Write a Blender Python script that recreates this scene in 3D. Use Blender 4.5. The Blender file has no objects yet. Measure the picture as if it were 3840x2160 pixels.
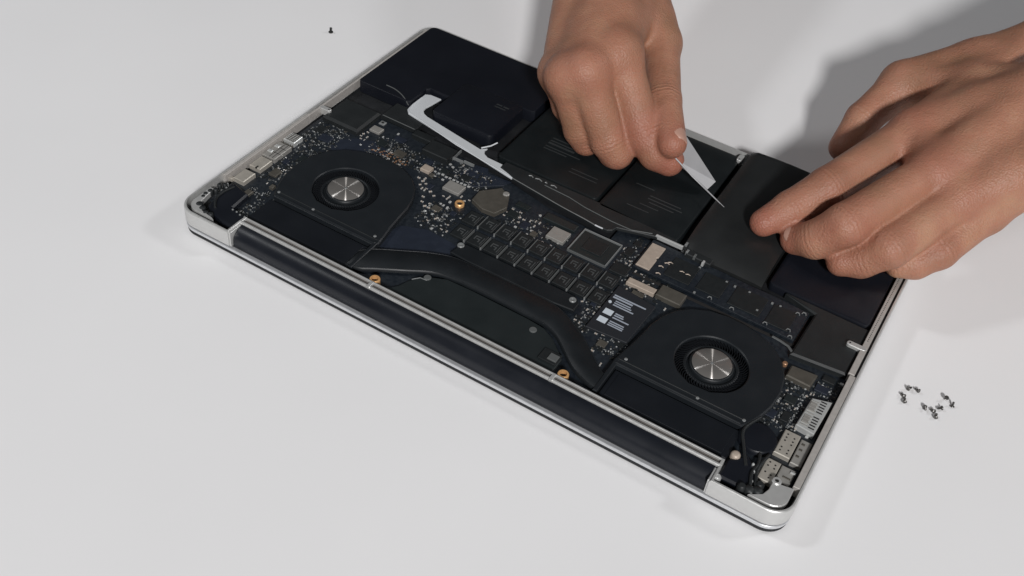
import bpy, math, random
import numpy as np
from mathutils import Vector, Matrix

S = 0.001            # every number below is in millimetres
scene = bpy.context.scene
COL = scene.collection

# ------------------------------------------------------------------ camera
cam = bpy.data.cameras.new('camera')
cam.sensor_width = 36.0
cam.lens = 4084.209 / 3840 * 36.0
cam.clip_start = 0.02
cam.clip_end = 50
camo = bpy.data.objects.new('camera', cam)
COL.objects.link(camo)
X = Vector((0.85376596, 0.51238552, 0.09243788))
Y = Vector((-0.4135809, 0.55955976, 0.71822261))
Z = X.cross(Y)
m = Matrix((X, Y, Z)).transposed().to_4x4()
m.translation = Vector((364.082, -318.231, 411.046)) * S
camo.matrix_world = m
scene.camera = camo
scene.render.resolution_x, scene.render.resolution_y = 1024, 576
scene.view_settings.view_transform = 'Standard'
scene.view_settings.look = 'None'
scene.view_settings.gamma = 1
scene.view_settings.exposure = 0.0

# ------------------------------------------------------------------ room light
world = bpy.data.worlds.new('World')
scene.world = world
world.use_nodes = True
bg = world.node_tree.nodes['Background']
bg.inputs[0].default_value = (0.93, 0.96, 1.0, 1)
bg.inputs[1].default_value = 0.042

def area(name, target, direction, dist, size, power, colour):
    l = bpy.data.lights.new(name, 'AREA')
    l.shape = 'DISK'
    l.size = size
    l.energy = power
    l.color = colour
    o = bpy.data.objects.new(name, l)
    COL.objects.link(o)
    d = Vector(direction).normalized()
    o.location = Vector(target) * S + d * dist
    o.rotation_euler = d.to_track_quat('Z', 'Y').to_euler()
    return o
area('lamp_front', (150, 220, 0), (0.44, -0.70, 0.52), 4.5, 0.44, 192.0, (1.0, 0.99, 0.985))
area('lamp_left', (30, 330, 0), (-0.82, -0.42, 1.15), 1.6, 0.20, 4.6, (0.96, 0.98, 1.0))
area('lamp_right', (200, 200, 0), (0.74, 0.58, 0.74), 3.4, 0.50, 19.0, (0.99, 0.99, 1.0))

# ------------------------------------------------------------------ materials
def mat(name, col, rough=0.5, metal=0.0, spec=0.5, noise=0.0, nscale=400.0, bump=0.0, bscale=2000.0, aniso=0.0, coat=0.0):
    M = bpy.data.materials.new(name)
    M.use_nodes = True
    nt = M.node_tree
    b = nt.nodes['Principled BSDF']
    b.inputs['Base Color'].default_value = (*col, 1)
    b.inputs['Roughness'].default_value = rough
    b.inputs['Metallic'].default_value = metal
    b.inputs['Specular IOR Level'].default_value = spec
    b.inputs['Coat Weight'].default_value = coat
    tc = nt.nodes.new('ShaderNodeTexCoord')
    if noise > 0:
        n = nt.nodes.new('ShaderNodeTexNoise')
        n.inputs['Scale'].default_value = nscale
        n.inputs['Detail'].default_value = 5
        nt.links.new(tc.outputs['Object'], n.inputs['Vector'])
        mx = nt.nodes.new('ShaderNodeMix')
        mx.data_type = 'RGBA'
        mx.inputs[6].default_value = (*[c * (1 - noise) for c in col], 1)
        mx.inputs[7].default_value = (*[min(1, c * (1 + noise)) for c in col], 1)
        nt.links.new(n.outputs['Fac'], mx.inputs[0])
        nt.links.new(mx.outputs[2], b.inputs['Base Color'])
        mr = nt.nodes.new('ShaderNodeMapRange')
        mr.inputs[3].default_value = max(0, rough - 0.12)
        mr.inputs[4].default_value = min(1, rough + 0.12)
        nt.links.new(n.outputs['Fac'], mr.inputs[0])
        nt.links.new(mr.outputs[0], b.inputs['Roughness'])
    if bump > 0:
        n2 = nt.nodes.new('ShaderNodeTexNoise')
        n2.inputs['Scale'].default_value = bscale
        n2.inputs['Detail'].default_value = 3
        nt.links.new(tc.outputs['Object'], n2.inputs['Vector'])
        bp = nt.nodes.new('ShaderNodeBump')
        bp.inputs['Strength'].default_value = bump
        bp.inputs['Distance'].default_value = 0.0003
        nt.links.new(n2.outputs['Fac'], bp.inputs['Height'])
        nt.links.new(bp.outputs[0], b.inputs['Normal'])
    return M

M = {}
M['table'] = mat('table_white', (0.79, 0.785, 0.79), 0.55, noise=0.035, nscale=6, spec=0.25)
M['alu'] = mat('aluminium', (0.59, 0.59, 0.58), 0.38, metal=0.55, noise=0.05, nscale=300, bump=0.15, bscale=9000)
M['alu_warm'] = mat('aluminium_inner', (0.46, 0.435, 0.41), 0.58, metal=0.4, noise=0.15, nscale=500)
M['rail_floor'] = mat('rail_floor', (0.12, 0.108, 0.10), 0.5, metal=0.4, noise=0.2, nscale=300)
M['lid'] = mat('lid_aluminium', (0.66, 0.67, 0.69), 0.33, metal=0.6, noise=0.04, nscale=300)
M['shade_band'] = mat('lid_shade_dark', (0.03, 0.031, 0.033), 0.95, spec=0.1)  # dark tone standing in for the shade below the lid lip
M['gasket'] = mat('gasket_rubber', (0.02, 0.02, 0.022), 0.7)
M['cavity'] = mat('cavity_black', (0.010, 0.011, 0.013), 0.6, noise=0.4, nscale=150)
M['hinge'] = mat('hinge_plastic', (0.0065, 0.008, 0.012), 0.38, noise=0.15, nscale=60, spec=0.4)
M['fan'] = mat('fan_plastic', (0.0105, 0.0128, 0.0155), 0.42, spec=0.4, noise=0.12, nscale=80, bump=0.1, bscale=4000)
M['fanblade'] = mat('fan_blade', (0.007, 0.008, 0.010), 0.4)
M['black'] = mat('black_plastic', (0.010, 0.012, 0.013), 0.55, noise=0.2, nscale=120, bump=0.1)
M['heat'] = mat('heat_pipe_black', (0.0075, 0.0095, 0.0115), 0.48, noise=0.2, nscale=90, spec=0.38)
M['heatsink'] = mat('heat_sink_black', (0.0055, 0.007, 0.010), 0.5, noise=0.2, nscale=60, spec=0.3)
M['sheet'] = mat('black_sheet', (0.013, 0.017, 0.018), 0.40, noise=0.2, nscale=70)
M['cell'] = mat('battery_wrap', (0.0055, 0.0066, 0.0105), 0.42, spec=0.36, noise=0.25, nscale=40, bump=0.12, bscale=500)
M['cellgloss'] = mat('battery_wrap_gloss', (0.0135, 0.0145, 0.015), 0.38, noise=0.3, nscale=45, bump=0.25, bscale=160)
M['cell2'] = mat('battery_wrap_matte', (0.0055, 0.0075, 0.0085), 0.45, spec=0.35, noise=0.25, nscale=60, bump=0.12, bscale=600)
M['chip'] = mat('chip_black', (0.012, 0.014, 0.015), 0.4, noise=0.2, nscale=300)
M['tin'] = mat('tin_can', (0.46, 0.43, 0.38), 0.42, metal=0.45, noise=0.12, nscale=300)
M['tin2'] = mat('tin_grey', (0.33, 0.32, 0.30), 0.42, metal=0.4, noise=0.12, nscale=400)
M['tindark'] = mat('tin_dark', (0.10, 0.092, 0.078), 0.45, metal=0.4, noise=0.3, nscale=200)
M['silver'] = mat('solder_silver', (0.62, 0.63, 0.62), 0.3, metal=0.5)
M['silver2'] = mat('solder_dull', (0.25, 0.26, 0.26), 0.4, metal=0.4)
M['gold'] = mat('gold_contact', (0.80, 0.46, 0.20), 0.4, metal=0.5)
M['copper'] = mat('copper_orange', (0.34, 0.19, 0.11), 0.4, metal=0.5)
M['beige'] = mat('beige_pad', (0.42, 0.35, 0.29), 0.5, metal=0.2, noise=0.15)
M['marking'] = mat('grey_marking', (0.085, 0.09, 0.09), 0.6)
M['marking3'] = mat('dim_marking', (0.05, 0.054, 0.055), 0.6)
M['marking2'] = mat('faint_marking', (0.024, 0.027, 0.028), 0.6)
M['label'] = mat('black_label', (0.014, 0.016, 0.020), 0.5)
M['print'] = mat('label_print', (0.30, 0.33, 0.38), 0.6)
M['printw'] = mat('label_print_white', (0.52, 0.57, 0.62), 0.6)
M['white'] = mat('white_plastic', (0.56, 0.58, 0.60), 0.45, noise=0.06, nscale=60)
M['card'] = mat('card_grey', (0.37, 0.37, 0.38), 0.45, noise=0.08, nscale=120)
M['steel'] = mat('steel_strip', (0.60, 0.60, 0.60), 0.28, metal=0.9)
M['screw'] = mat('screw_steel', (0.15, 0.145, 0.14), 0.36, metal=0.8)
M['screwblack'] = mat('screw_black', (0.02, 0.02, 0.02), 0.5)
M['hole'] = mat('hole_black', (0.006, 0.005, 0.005), 0.9)
M['nail'] = mat('nail', (0.42, 0.245, 0.19), 0.4, spec=0.35, noise=0.05)

def pcb_material(name, base, alt, scale):
    Mt = bpy.data.materials.new(name)
    Mt.use_nodes = True
    nt = Mt.node_tree
    b = nt.nodes['Principled BSDF']
    b.inputs['Roughness'].default_value = 0.42
    tc = nt.nodes.new('ShaderNodeTexCoord')
    v = nt.nodes.new('ShaderNodeTexVoronoi')
    v.distance = 'CHEBYCHEV'
    v.inputs['Scale'].default_value = scale
    nt.links.new(tc.outputs['Object'], v.inputs['Vector'])
    n = nt.nodes.new('ShaderNodeTexNoise')
    n.inputs['Scale'].default_value = 60
    nt.links.new(tc.outputs['Object'], n.inputs['Vector'])
    r = nt.nodes.new('ShaderNodeValToRGB')
    r.color_ramp.elements[0].color = (*base, 1)
    r.color_ramp.elements[1].color = (*alt, 1)
    mul = nt.nodes.new('ShaderNodeMath')
    mul.operation = 'MULTIPLY'
    nt.links.new(v.outputs['Color'], mul.inputs[0])
    nt.links.new(n.outputs['Fac'], mul.inputs[1])
    nt.links.new(mul.outputs[0], r.inputs[0])
    nt.links.new(r.outputs[0], b.inputs['Base Color'])
    return Mt
M['pcb'] = pcb_material('circuit_board', (0.006, 0.009, 0.014), (0.028, 0.034, 0.040), 700)
M['pcbblue'] = pcb_material('circuit_board_blue', (0.012, 0.016, 0.026), (0.020, 0.026, 0.040), 300)

def spun_metal():
    Mt = bpy.data.materials.new('spun_metal')
    Mt.use_nodes = True
    nt = Mt.node_tree
    b = nt.nodes['Principled BSDF']
    b.inputs['Base Color'].default_value = (0.26, 0.245, 0.23, 1)
    b.inputs['Roughness'].default_value = 0.5
    g = nt.nodes.new('ShaderNodeBsdfAnisotropic')
    g.inputs['Color'].default_value = (0.40, 0.38, 0.36, 1)
    g.inputs['Roughness'].default_value = 0.30
    g.inputs['Anisotropy'].default_value = 0.78
    t = nt.nodes.new('ShaderNodeTangent')
    t.direction_type = 'RADIAL'
    t.axis = 'Z'
    nt.links.new(t.outputs[0], g.inputs['Tangent'])
    mx = nt.nodes.new('ShaderNodeMixShader')
    mx.inputs[0].default_value = 0.6
    nt.links.new(b.outputs[0], mx.inputs[1])
    nt.links.new(g.outputs[0], mx.inputs[2])
    nt.links.new(mx.outputs[0], nt.nodes['Material Output'].inputs['Surface'])
    return Mt
M['spun'] = spun_metal()

def skin_material():
    Mt = bpy.data.materials.new('skin')
    Mt.use_nodes = True
    nt = Mt.node_tree
    b = nt.nodes['Principled BSDF']
    tc = nt.nodes.new('ShaderNodeTexCoord')
    at = nt.nodes.new('ShaderNodeAttribute')
    at.attribute_name = 'redness'
    n = nt.nodes.new('ShaderNodeTexNoise')
    n.inputs['Scale'].default_value = 45
    n.inputs['Detail'].default_value = 4
    nt.links.new(tc.outputs['Object'], n.inputs['Vector'])
    r = nt.nodes.new('ShaderNodeValToRGB')
    r.color_ramp.elements[0].position = 0.3
    r.color_ramp.elements[1].position = 0.72
    r.color_ramp.elements[0].color = (0.288, 0.146, 0.088, 1)
    r.color_ramp.elements[1].color = (0.385, 0.205, 0.128, 1)
    nt.links.new(n.outputs['Fac'], r.inputs[0])
    mx = nt.nodes.new('ShaderNodeMix')
    mx.data_type = 'RGBA'
    el = r.color_ramp.elements.new(0.52)
    el.color = (0.345, 0.163, 0.104, 1)
    mx.inputs[7].default_value = (0.28, 0.088, 0.062, 1)
    nt.links.new(at.outputs['Fac'], mx.inputs[0])
    nt.links.new(r.outputs[0], mx.inputs[6])
    nt.links.new(mx.outputs[2], b.inputs['Base Color'])
    b.inputs['Roughness'].default_value = 0.50
    b.inputs['Specular IOR Level'].default_value = 0.38
    b.inputs['Subsurface Weight'].default_value = 0.25
    b.inputs['Subsurface Radius'].default_value = (1.0, 0.35, 0.2)
    b.inputs['Subsurface Scale'].default_value = 0.003
    v = nt.nodes.new('ShaderNodeTexVoronoi')
    v.inputs['Scale'].default_value = 900
    nt.links.new(tc.outputs['Object'], v.inputs['Vector'])
    n2 = nt.nodes.new('ShaderNodeTexNoise')
    n2.inputs['Scale'].default_value = 260
    n2.inputs['Detail'].default_value = 6
    nt.links.new(tc.outputs['Object'], n2.inputs['Vector'])
    ad = nt.nodes.new('ShaderNodeMath')
    ad.operation = 'ADD'
    nt.links.new(v.outputs['Distance'], ad.inputs[0])
    nt.links.new(n2.outputs['Fac'], ad.inputs[1])
    bp = nt.nodes.new('ShaderNodeBump')
    bp.inputs['Strength'].default_value = 0.5
    bp.inputs['Distance'].default_value = 0.0006
    # folds across the finger joints
    a1 = nt.nodes.new('ShaderNodeAttribute'); a1.attribute_name = 'fold_phase'
    a2 = nt.nodes.new('ShaderNodeAttribute'); a2.attribute_name = 'fold_mask'
    wob = nt.nodes.new('ShaderNodeMath'); wob.operation = 'MULTIPLY_ADD'; wob.inputs[1].default_value = 5.0
    nt.links.new(n2.outputs['Fac'], wob.inputs[0]); nt.links.new(a1.outputs['Fac'], wob.inputs[2])
    sn = nt.nodes.new('ShaderNodeMath'); sn.operation = 'SINE'
    nt.links.new(wob.outputs[0], sn.inputs[0])
    ml = nt.nodes.new('ShaderNodeMath'); ml.operation = 'MULTIPLY'
    nt.links.new(sn.outputs[0], ml.inputs[0]); nt.links.new(a2.outputs['Fac'], ml.inputs[1])
    n3 = nt.nodes.new('ShaderNodeTexNoise'); n3.inputs['Scale'].default_value = 70; n3.inputs['Detail'].default_value = 2
    nt.links.new(tc.outputs['Object'], n3.inputs['Vector'])
    m3 = nt.nodes.new('ShaderNodeMath'); m3.operation = 'MULTIPLY_ADD'; m3.inputs[1].default_value = 1.6
    nt.links.new(n3.outputs['Fac'], m3.inputs[0]); nt.links.new(ad.outputs[0], m3.inputs[2])
    m4 = nt.nodes.new('ShaderNodeMath'); m4.operation = 'MULTIPLY_ADD'; m4.inputs[1].default_value = 0.5
    nt.links.new(ml.outputs[0], m4.inputs[0]); nt.links.new(m3.outputs[0], m4.inputs[2])
    nt.links.new(m4.outputs[0], bp.inputs['Height'])
    nt.links.new(bp.outputs[0], b.inputs['Normal'])
    return Mt
M['skin'] = skin_material()

# ------------------------------------------------------------------ mesh helpers
class MB:
    def __init__(s):
        s.v, s.f, s.mi, s.cur = [], [], [], 0
    def slot(s, i):
        s.cur = i
        return s
    def add(s, vs, fs):
        o = len(s.v)
        s.v += [tuple(p) for p in vs]
        s.f += [tuple(i + o for i in f) for f in fs]
        s.mi += [s.cur] * len(fs)
        return s
    def loops(s, rings, cap0=True, cap1=True, close=True):
        n = len(rings[0])
        vs = [p for r in rings for p in r]
        fs = []
        for k in range(len(rings) - 1):
            for i in range(n if close else n - 1):
                j = (i + 1) % n
                fs.append((k * n + i, k * n + j, (k + 1) * n + j, (k + 1) * n + i))
        if cap0: fs.append(tuple(reversed(range(n))))
        if cap1: fs.append(tuple((len(rings) - 1) * n + i for i in range(n)))
        return s.add(vs, fs)
    def plate(s, poly, z0, z1, ch=0.25, cap=True):
        poly = ccw([p[:2] for p in poly])
        ins = inset(poly, ch)
        return s.loops([[(x, y, z0) for x, y in poly], [(x, y, z1 - ch) for x, y in poly], [(x, y, z1) for x, y in ins]], True, cap)
    def box(s, x0, x1, y0, y1, z0, z1, ch=0.2):
        return s.plate([(x0, y0), (x1, y0), (x1, y1), (x0, y1)], z0, z1, min(ch, (x1 - x0) * .3, (y1 - y0) * .3, (z1 - z0) * .5))
    def lathe(s, cx, cy, prof, n=48, cap0=False, cap1=True):
        rings = [[(cx + r * math.cos(2 * math.pi * i / n), cy + r * math.sin(2 * math.pi * i / n), z) for i in range(n)] for r, z in prof]
        return s.loops(rings, cap0, cap1)
    def tube(s, pts, r, n=8, flat=1.0):
        pts = [Vector(p) for p in pts]
        rings = []
        for i, p in enumerate(pts):
            t = (pts[min(i + 1, len(pts) - 1)] - pts[max(i - 1, 0)]).normalized()
            a = t.cross(Vector((0, 0, 1)))
            if a.length < .01: a = Vector((1, 0, 0))
            a.normalize()
            b = a.cross(t)
            rr = r[i] if isinstance(r, (list, tuple)) else r
            rings.append([p + a * math.cos(2 * math.pi * k / n) * rr + b * math.sin(2 * math.pi * k / n) * rr * flat for k in range(n)])
        return s.loops(rings)
    def strip(s, top, bot, z0, z1, ch=.4):
        return s.plate(list(top) + list(reversed(bot)), z0, z1, ch)
    def mesh(s, name, mats, smooth=False):
        me = bpy.data.meshes.new(name)
        me.from_pydata([(x * S, y * S, z * S) for x, y, z in s.v], [], s.f)
        for mm in mats: me.materials.append(mm)
        me.polygons.foreach_set('material_index', s.mi)
        me.update()
        if smooth:
            me.polygons.foreach_set('use_smooth', [True] * len(me.polygons))
            me.set_sharp_from_angle(angle=math.radians(smooth if smooth is not True else 40))
        return me
    def obj(s, name, mats, parent=None, smooth=False, **props):
        if not isinstance(mats, (list, tuple)): mats = [mats]
        return link(name, s.mesh(name, mats, smooth), parent, **props)

def link(name, data, parent=None, **props):
    o = bpy.data.objects.new(name, data)
    COL.objects.link(o)
    if parent is not None: o.parent = parent
    for k, v in props.items(): o[k] = v
    return o

def ccw(p):
    a = sum(p[i][0] * p[(i + 1) % len(p)][1] - p[(i + 1) % len(p)][0] * p[i][1] for i in range(len(p)))
    return list(p) if a > 0 else list(reversed(p))

def inset(p, d):
    n = len(p)
    out = []
    for i in range(n):
        a, b, c = Vector(p[i - 1]), Vector(p[i]), Vector(p[(i + 1) % n])
        e1 = b - a
        e2 = c - b
        e1 = e1.normalized() if e1.length > 1e-6 else Vector((1, 0))
        e2 = e2.normalized() if e2.length > 1e-6 else e1
        n1 = Vector((-e1.y, e1.x)); n2 = Vector((-e2.y, e2.x))
        q = n1 + n2
        if q.length < .2: q = n1
        q = q / max(q.length_squared / 2, 0.35)
        out.append((b.x + q.x * d, b.y + q.y * d))
    return out

def arc(cx, cy, r, a0, a1, n=8):
    return [(cx + r * math.cos(math.radians(a0 + (a1 - a0) * i / n)), cy + r * math.sin(math.radians(a0 + (a1 - a0) * i / n))) for i in range(n + 1)]

def rrect(x0, x1, y0, y1, r, n=6):
    return arc(x1 - r, y0 + r, r, -90, 0, n) + arc(x1 - r, y1 - r, r, 0, 90, n) + arc(x0 + r, y1 - r, r, 90, 180, n) + arc(x0 + r, y0 + r, r, 180, 270, n)

def smoothline(pts, sub=4):
    out = []
    P = [Vector(p) for p in pts]
    for i in range(len(P) - 1):
        p0, p1, p2, p3 = P[max(i - 1, 0)], P[i], P[i + 1], P[min(i + 2, len(P) - 1)]
        for k in range(sub):
            t = k / sub
            out.append(tuple(0.5 * ((2 * p1) + (-p0 + p2) * t + (2 * p0 - 5 * p1 + 4 * p2 - p3) * t * t + (-p0 + 3 * p1 - 3 * p2 + p3) * t ** 3)))
    out.append(tuple(P[-1]))
    return out

def empty(name, label, cat, loc=(0, 0, 0), group=None):
    o = bpy.data.objects.new(name, None)
    o.empty_display_size = 0.02
    COL.objects.link(o)
    o.location = Vector(loc) * S
    o['label'] = label
    o['category'] = cat
    if group: o['group'] = group
    return o

# ------------------------------------------------------------------ the table
MB().box(-1600, 1900, -1300, 1500, -30, 0, 3).obj('table', M['table'], None, kind='structure', label='smooth white tabletop under the opened laptop', category='table')

# ------------------------------------------------------------------ the laptop
W, D = 358.9, 247.1
lap = empty('laptop', 'silver laptop lying upside down with its bottom cover off, fans and circuit board showing', 'laptop')

# closed screen lid, resting on the table
lo = rrect(0.2, W - 0.2, 0.2, D - 0.2, 11.5, 10)
lid = MB().loops([[(x, y, z) for x, y in inset(lo, i)] for i, z in ((3, 2.95), (0.5, 2.95), (0.1, 3.15), (0, 3.5), (0, 4.9), (0.3, 5.15), (3, 5.15))])
MB().loops([[(x, y, z) for x, y in inset(lo, i)] for i, z in ((3, 0.03), (1.2, 0.1), (0.5, 0.5), (0.35, 1.2), (0.35, 3.14))]).obj('lid_shade_band', M['shade_band'], lap, smooth=35)  # added dark band, paints the contact shade beneath the lid edge
lid.obj('screen_lid', M['lid'], lap, smooth=35)
MB().loops([[(x, y, z) for x, y in inset(lo, i)] for i, z in ((2.0, 5.1), (2.0, 5.9))]).obj('lid_gasket', M['gasket'], lap)

# aluminium case: outline with the hinge notch along the near edge
NX0, NX1, NY = 37.5, 320.5, 10.4
out = arc(11.5, 11.5, 11.5, 180, 270, 10) + [(NX0, 0), (NX0, NY), (NX1, NY), (NX1, 0)] + arc(W - 11.5, 11.5, 11.5, 270, 360, 10) + arc(W - 11.5, D - 11.5, 11.5, 0, 90, 10) + arc(11.5, D - 11.5, 11.5, 90, 180, 10)
prof = ((1.0, 5.9), (0.25, 6.5), (0, 7.6), (0, 14.8), (0.10, 15.7), (0.35, 16.25), (0.7, 16.5), (1.5, 16.5), (1.55, 7.6))
case = MB().loops([[(x, y, z) for x, y in inset(out, i)] for i, z in prof])
case.obj('case', M['alu'], lap, smooth=35)
# black lining of the cavity
cav = inset(out, 2.3)
MB().loops([[(x, y, 7.7) for x, y in cav], [(x, y, 8.2) for x, y in cav]]).obj('cavity_lining', M['cavity'], lap)
# corner gussets
def gusset(pts):
    MB().plate(pts, 12.5, 15.9, .3).obj('corner_plate', M['alu'], lap)
gusset([(3.9, 24), (3.9, 11.5)] + arc(11.5, 11.5, 7.6, 190, 262, 6) + [(24, 3.9), (22, 5.0), (14, 6.2), (11, 9.0), (8.4, 12), (7.4, 17), (6.4, 24)])
gusset([(W - 4, 19)] + arc(W - 11.5, 11.5, 7.6, 0, -80, 6) + [(338, 3.9), (340, 5.4), (343.6, 8), (345, 12), (345, 17)])
# gasket lines in the side rims
for x0, x1, y0, y1 in ((W - 2.75, W - 1.56, 104, 124), (W - 2.75, W - 1.56, 125.2, 158), (W - 2.75, W - 1.56, 159.2, 236), (1.56, 2.3, 120, 240)):
    MB().box(x0, x1, y0, y1, 13.0, 15.2, .1).obj('gasket_strip', M['gasket'], lap)
holes = MB()
for k in range(60):
    holes.lathe(W - 4.6, 132 + k * 1.55, [(.35, 15.2), (.35, 16.05)], 6)
MB().box(W - 6.0, W - 2.8, 104, 240, 10, 16.0, .2).obj('speaker_rail', M['alu_warm'], lap)
holes.obj('speaker_holes', M['hole'], lap, kind='stuff')
MB().box(2.3, 3.7, 112, 240, 10, 15.9, .2).obj('speaker_rail', M['alu_warm'], lap)
MB().box(1.6, 3.6, 37, 112, 9.5, 15.8, .2).obj('port_wall', M['alu_warm'], lap)
MB().box(W - 5.0, W - 1.6, 20, 103, 9.5, 16.1, .2).obj('port_wall', M['alu_warm'], lap)
# screw tabs
def tab(x0, x1, y, w=3.0, z=16.2, mm='alu'):
    t = MB().plate(rrect(min(x0, x1), max(x0, x1), y - w / 2, y + w / 2, w * .49, 6), 12, z, .35).obj('screw_tab', M[mm], lap, smooth=30)
    xt = x1 + (1.6 if x1 < x0 else -1.6)
    MB().lathe(xt, y, [(.55, z - 1), (.55, z + .04)], 10).obj('screw_hole', M['hole'], t)
tab(W - 3, 345.2, 125.2, 3.4)
tab(3, 11.0, 123.5, 3.4)
def tab_y(x, y0, y1, w):
    t = MB().plate(rrect(x - w / 2, x + w / 2, y0, y1, w * .45, 6), 12, 16.3, .35).obj('screw_tab', M['alu'], lap, smooth=30)
    MB().lathe(x, y0 + 1.6, [(.5, 15), (.5, 16.34)], 10).obj('screw_hole', M['hole'], t)
tab_y(238, 236.5, 244, 3.4)
t = MB().plate([(6, 243.5), (5, 238), (9, 233.5), (13, 238), (16, 243.5)], 12, 16.2, .4).obj('screw_tab', M['alu'], lap)
MB().lathe(9.6, 237.5, [(.8, 15), (.8, 16.24)], 10).obj('screw_hole', M['hole'], t)
t = MB().lathe(346.5, 18.3, [(2.3, 12), (2.3, 16.1), (1.9, 16.5), (1.0, 16.5), (1.0, 15)], 20, cap1=True).obj('screw_tab', M['alu'], lap, smooth=30)
MB().lathe(346.5, 18.3, [(.95, 15), (.95, 16.2)], 10).obj('screw_hole', M['hole'], t)

# rear rail beside the hinge
rail = MB().box(38, 320, 11.96, 15.9, 9, 15.3, .1)
rail.obj('rear_rail', M['rail_floor'], lap)
def ridge(y0, y1, x0=37.6, x1=320.4):
    MB().box(x0, x1, y0, y1, 10, 16.7, .25).obj('rail_ridge', M['alu'], lap)
ridge(14.4, 15.4)
MB().box(36.0, 37.6, 11, 15.5, 10, 16.6, .25).obj('rail_end', M['alu'], lap)
MB().box(320.4, 321.8, 11, 15.5, 10, 16.6, .25).obj('rail_end', M['alu'], lap)
for x in (121, 234.3):
    r = MB().lathe(x, 18.4, [(2.9, 10), (2.9, 15.4), (2.6, 15.8), (1.9, 15.8), (1.8, 12)], 24, cap1=False).obj('screw_boss', M['gold'], lap, smooth=30)
    MB().lathe(x, 18.4, [(1.85, 11), (1.85, 13.6)], 16).obj('screw_hole', M['hole'], r)
for x in (122, 231.2):
    MB().box(x - 1, x + 1, 10.2, 15.0, 14, 16.75, .2).obj('rail_clip', M['alu'], lap)

# hinge cover, a long black half round
pr = [(10.2, 6.0), (10.2, 15.4), (8.8, 15.3), (7.2, 14.9), (5.6, 14.1), (4.2, 13.0), (3.0, 11.6), (2.5, 10.0), (2.3, 8.2), (2.3, 6.6), (2.4, 5.2)]
hc = MB()
hc.loops([[(x, y, z) for y, z in pr] for x in (38.6, 40.0, 318.0, 319.6)])
hc.obj('hinge_cover', M['hinge'], lap, smooth=50)
# slanted inner edges of the notch
for x in (37.4, 319.6):
    MB().box(x - .1, x + .9, 1.0, 9.4, 6, 15.6, .2).obj('notch_edge', M['alu'], lap)

# ---------------- circuit board
pcb_poly = [(5.8, 20), (36, 17.5), (320, 17.5), (353, 19), (353, 104), (322, 109), (322, 141), (205, 141), (205, 128), (165, 130), (135, 137), (60, 142), (5.8, 142)]
board = MB().plate(pcb_poly, 9.4, 10.4, .1).obj('circuit_board', M['pcb'], lap)
MB().plate([(101, 44), (108, 43), (131, 54), (146, 60), (146, 66), (136, 71), (118, 72), (104, 66), (101, 55)], 10.45, 10.75, .1).obj('bare_area', M['pcbblue'], board)
MB().plate([(108.0,138.5),(115.7,140.2),(118.4,135.8),(133.7,137.7),(131.6,131.8),(116.7,118.9),(104.5,125.0)], 10.45, 10.7, .1).obj('bare_area', M['pcbblue'], board)
MB().plate([(28, 100), (34, 96), (40, 100), (52, 107), (62, 112), (58, 118), (46, 120), (36, 116), (28, 108)], 10.45, 10.75, .1).obj('bare_area', M['pcbblue'], board)

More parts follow.
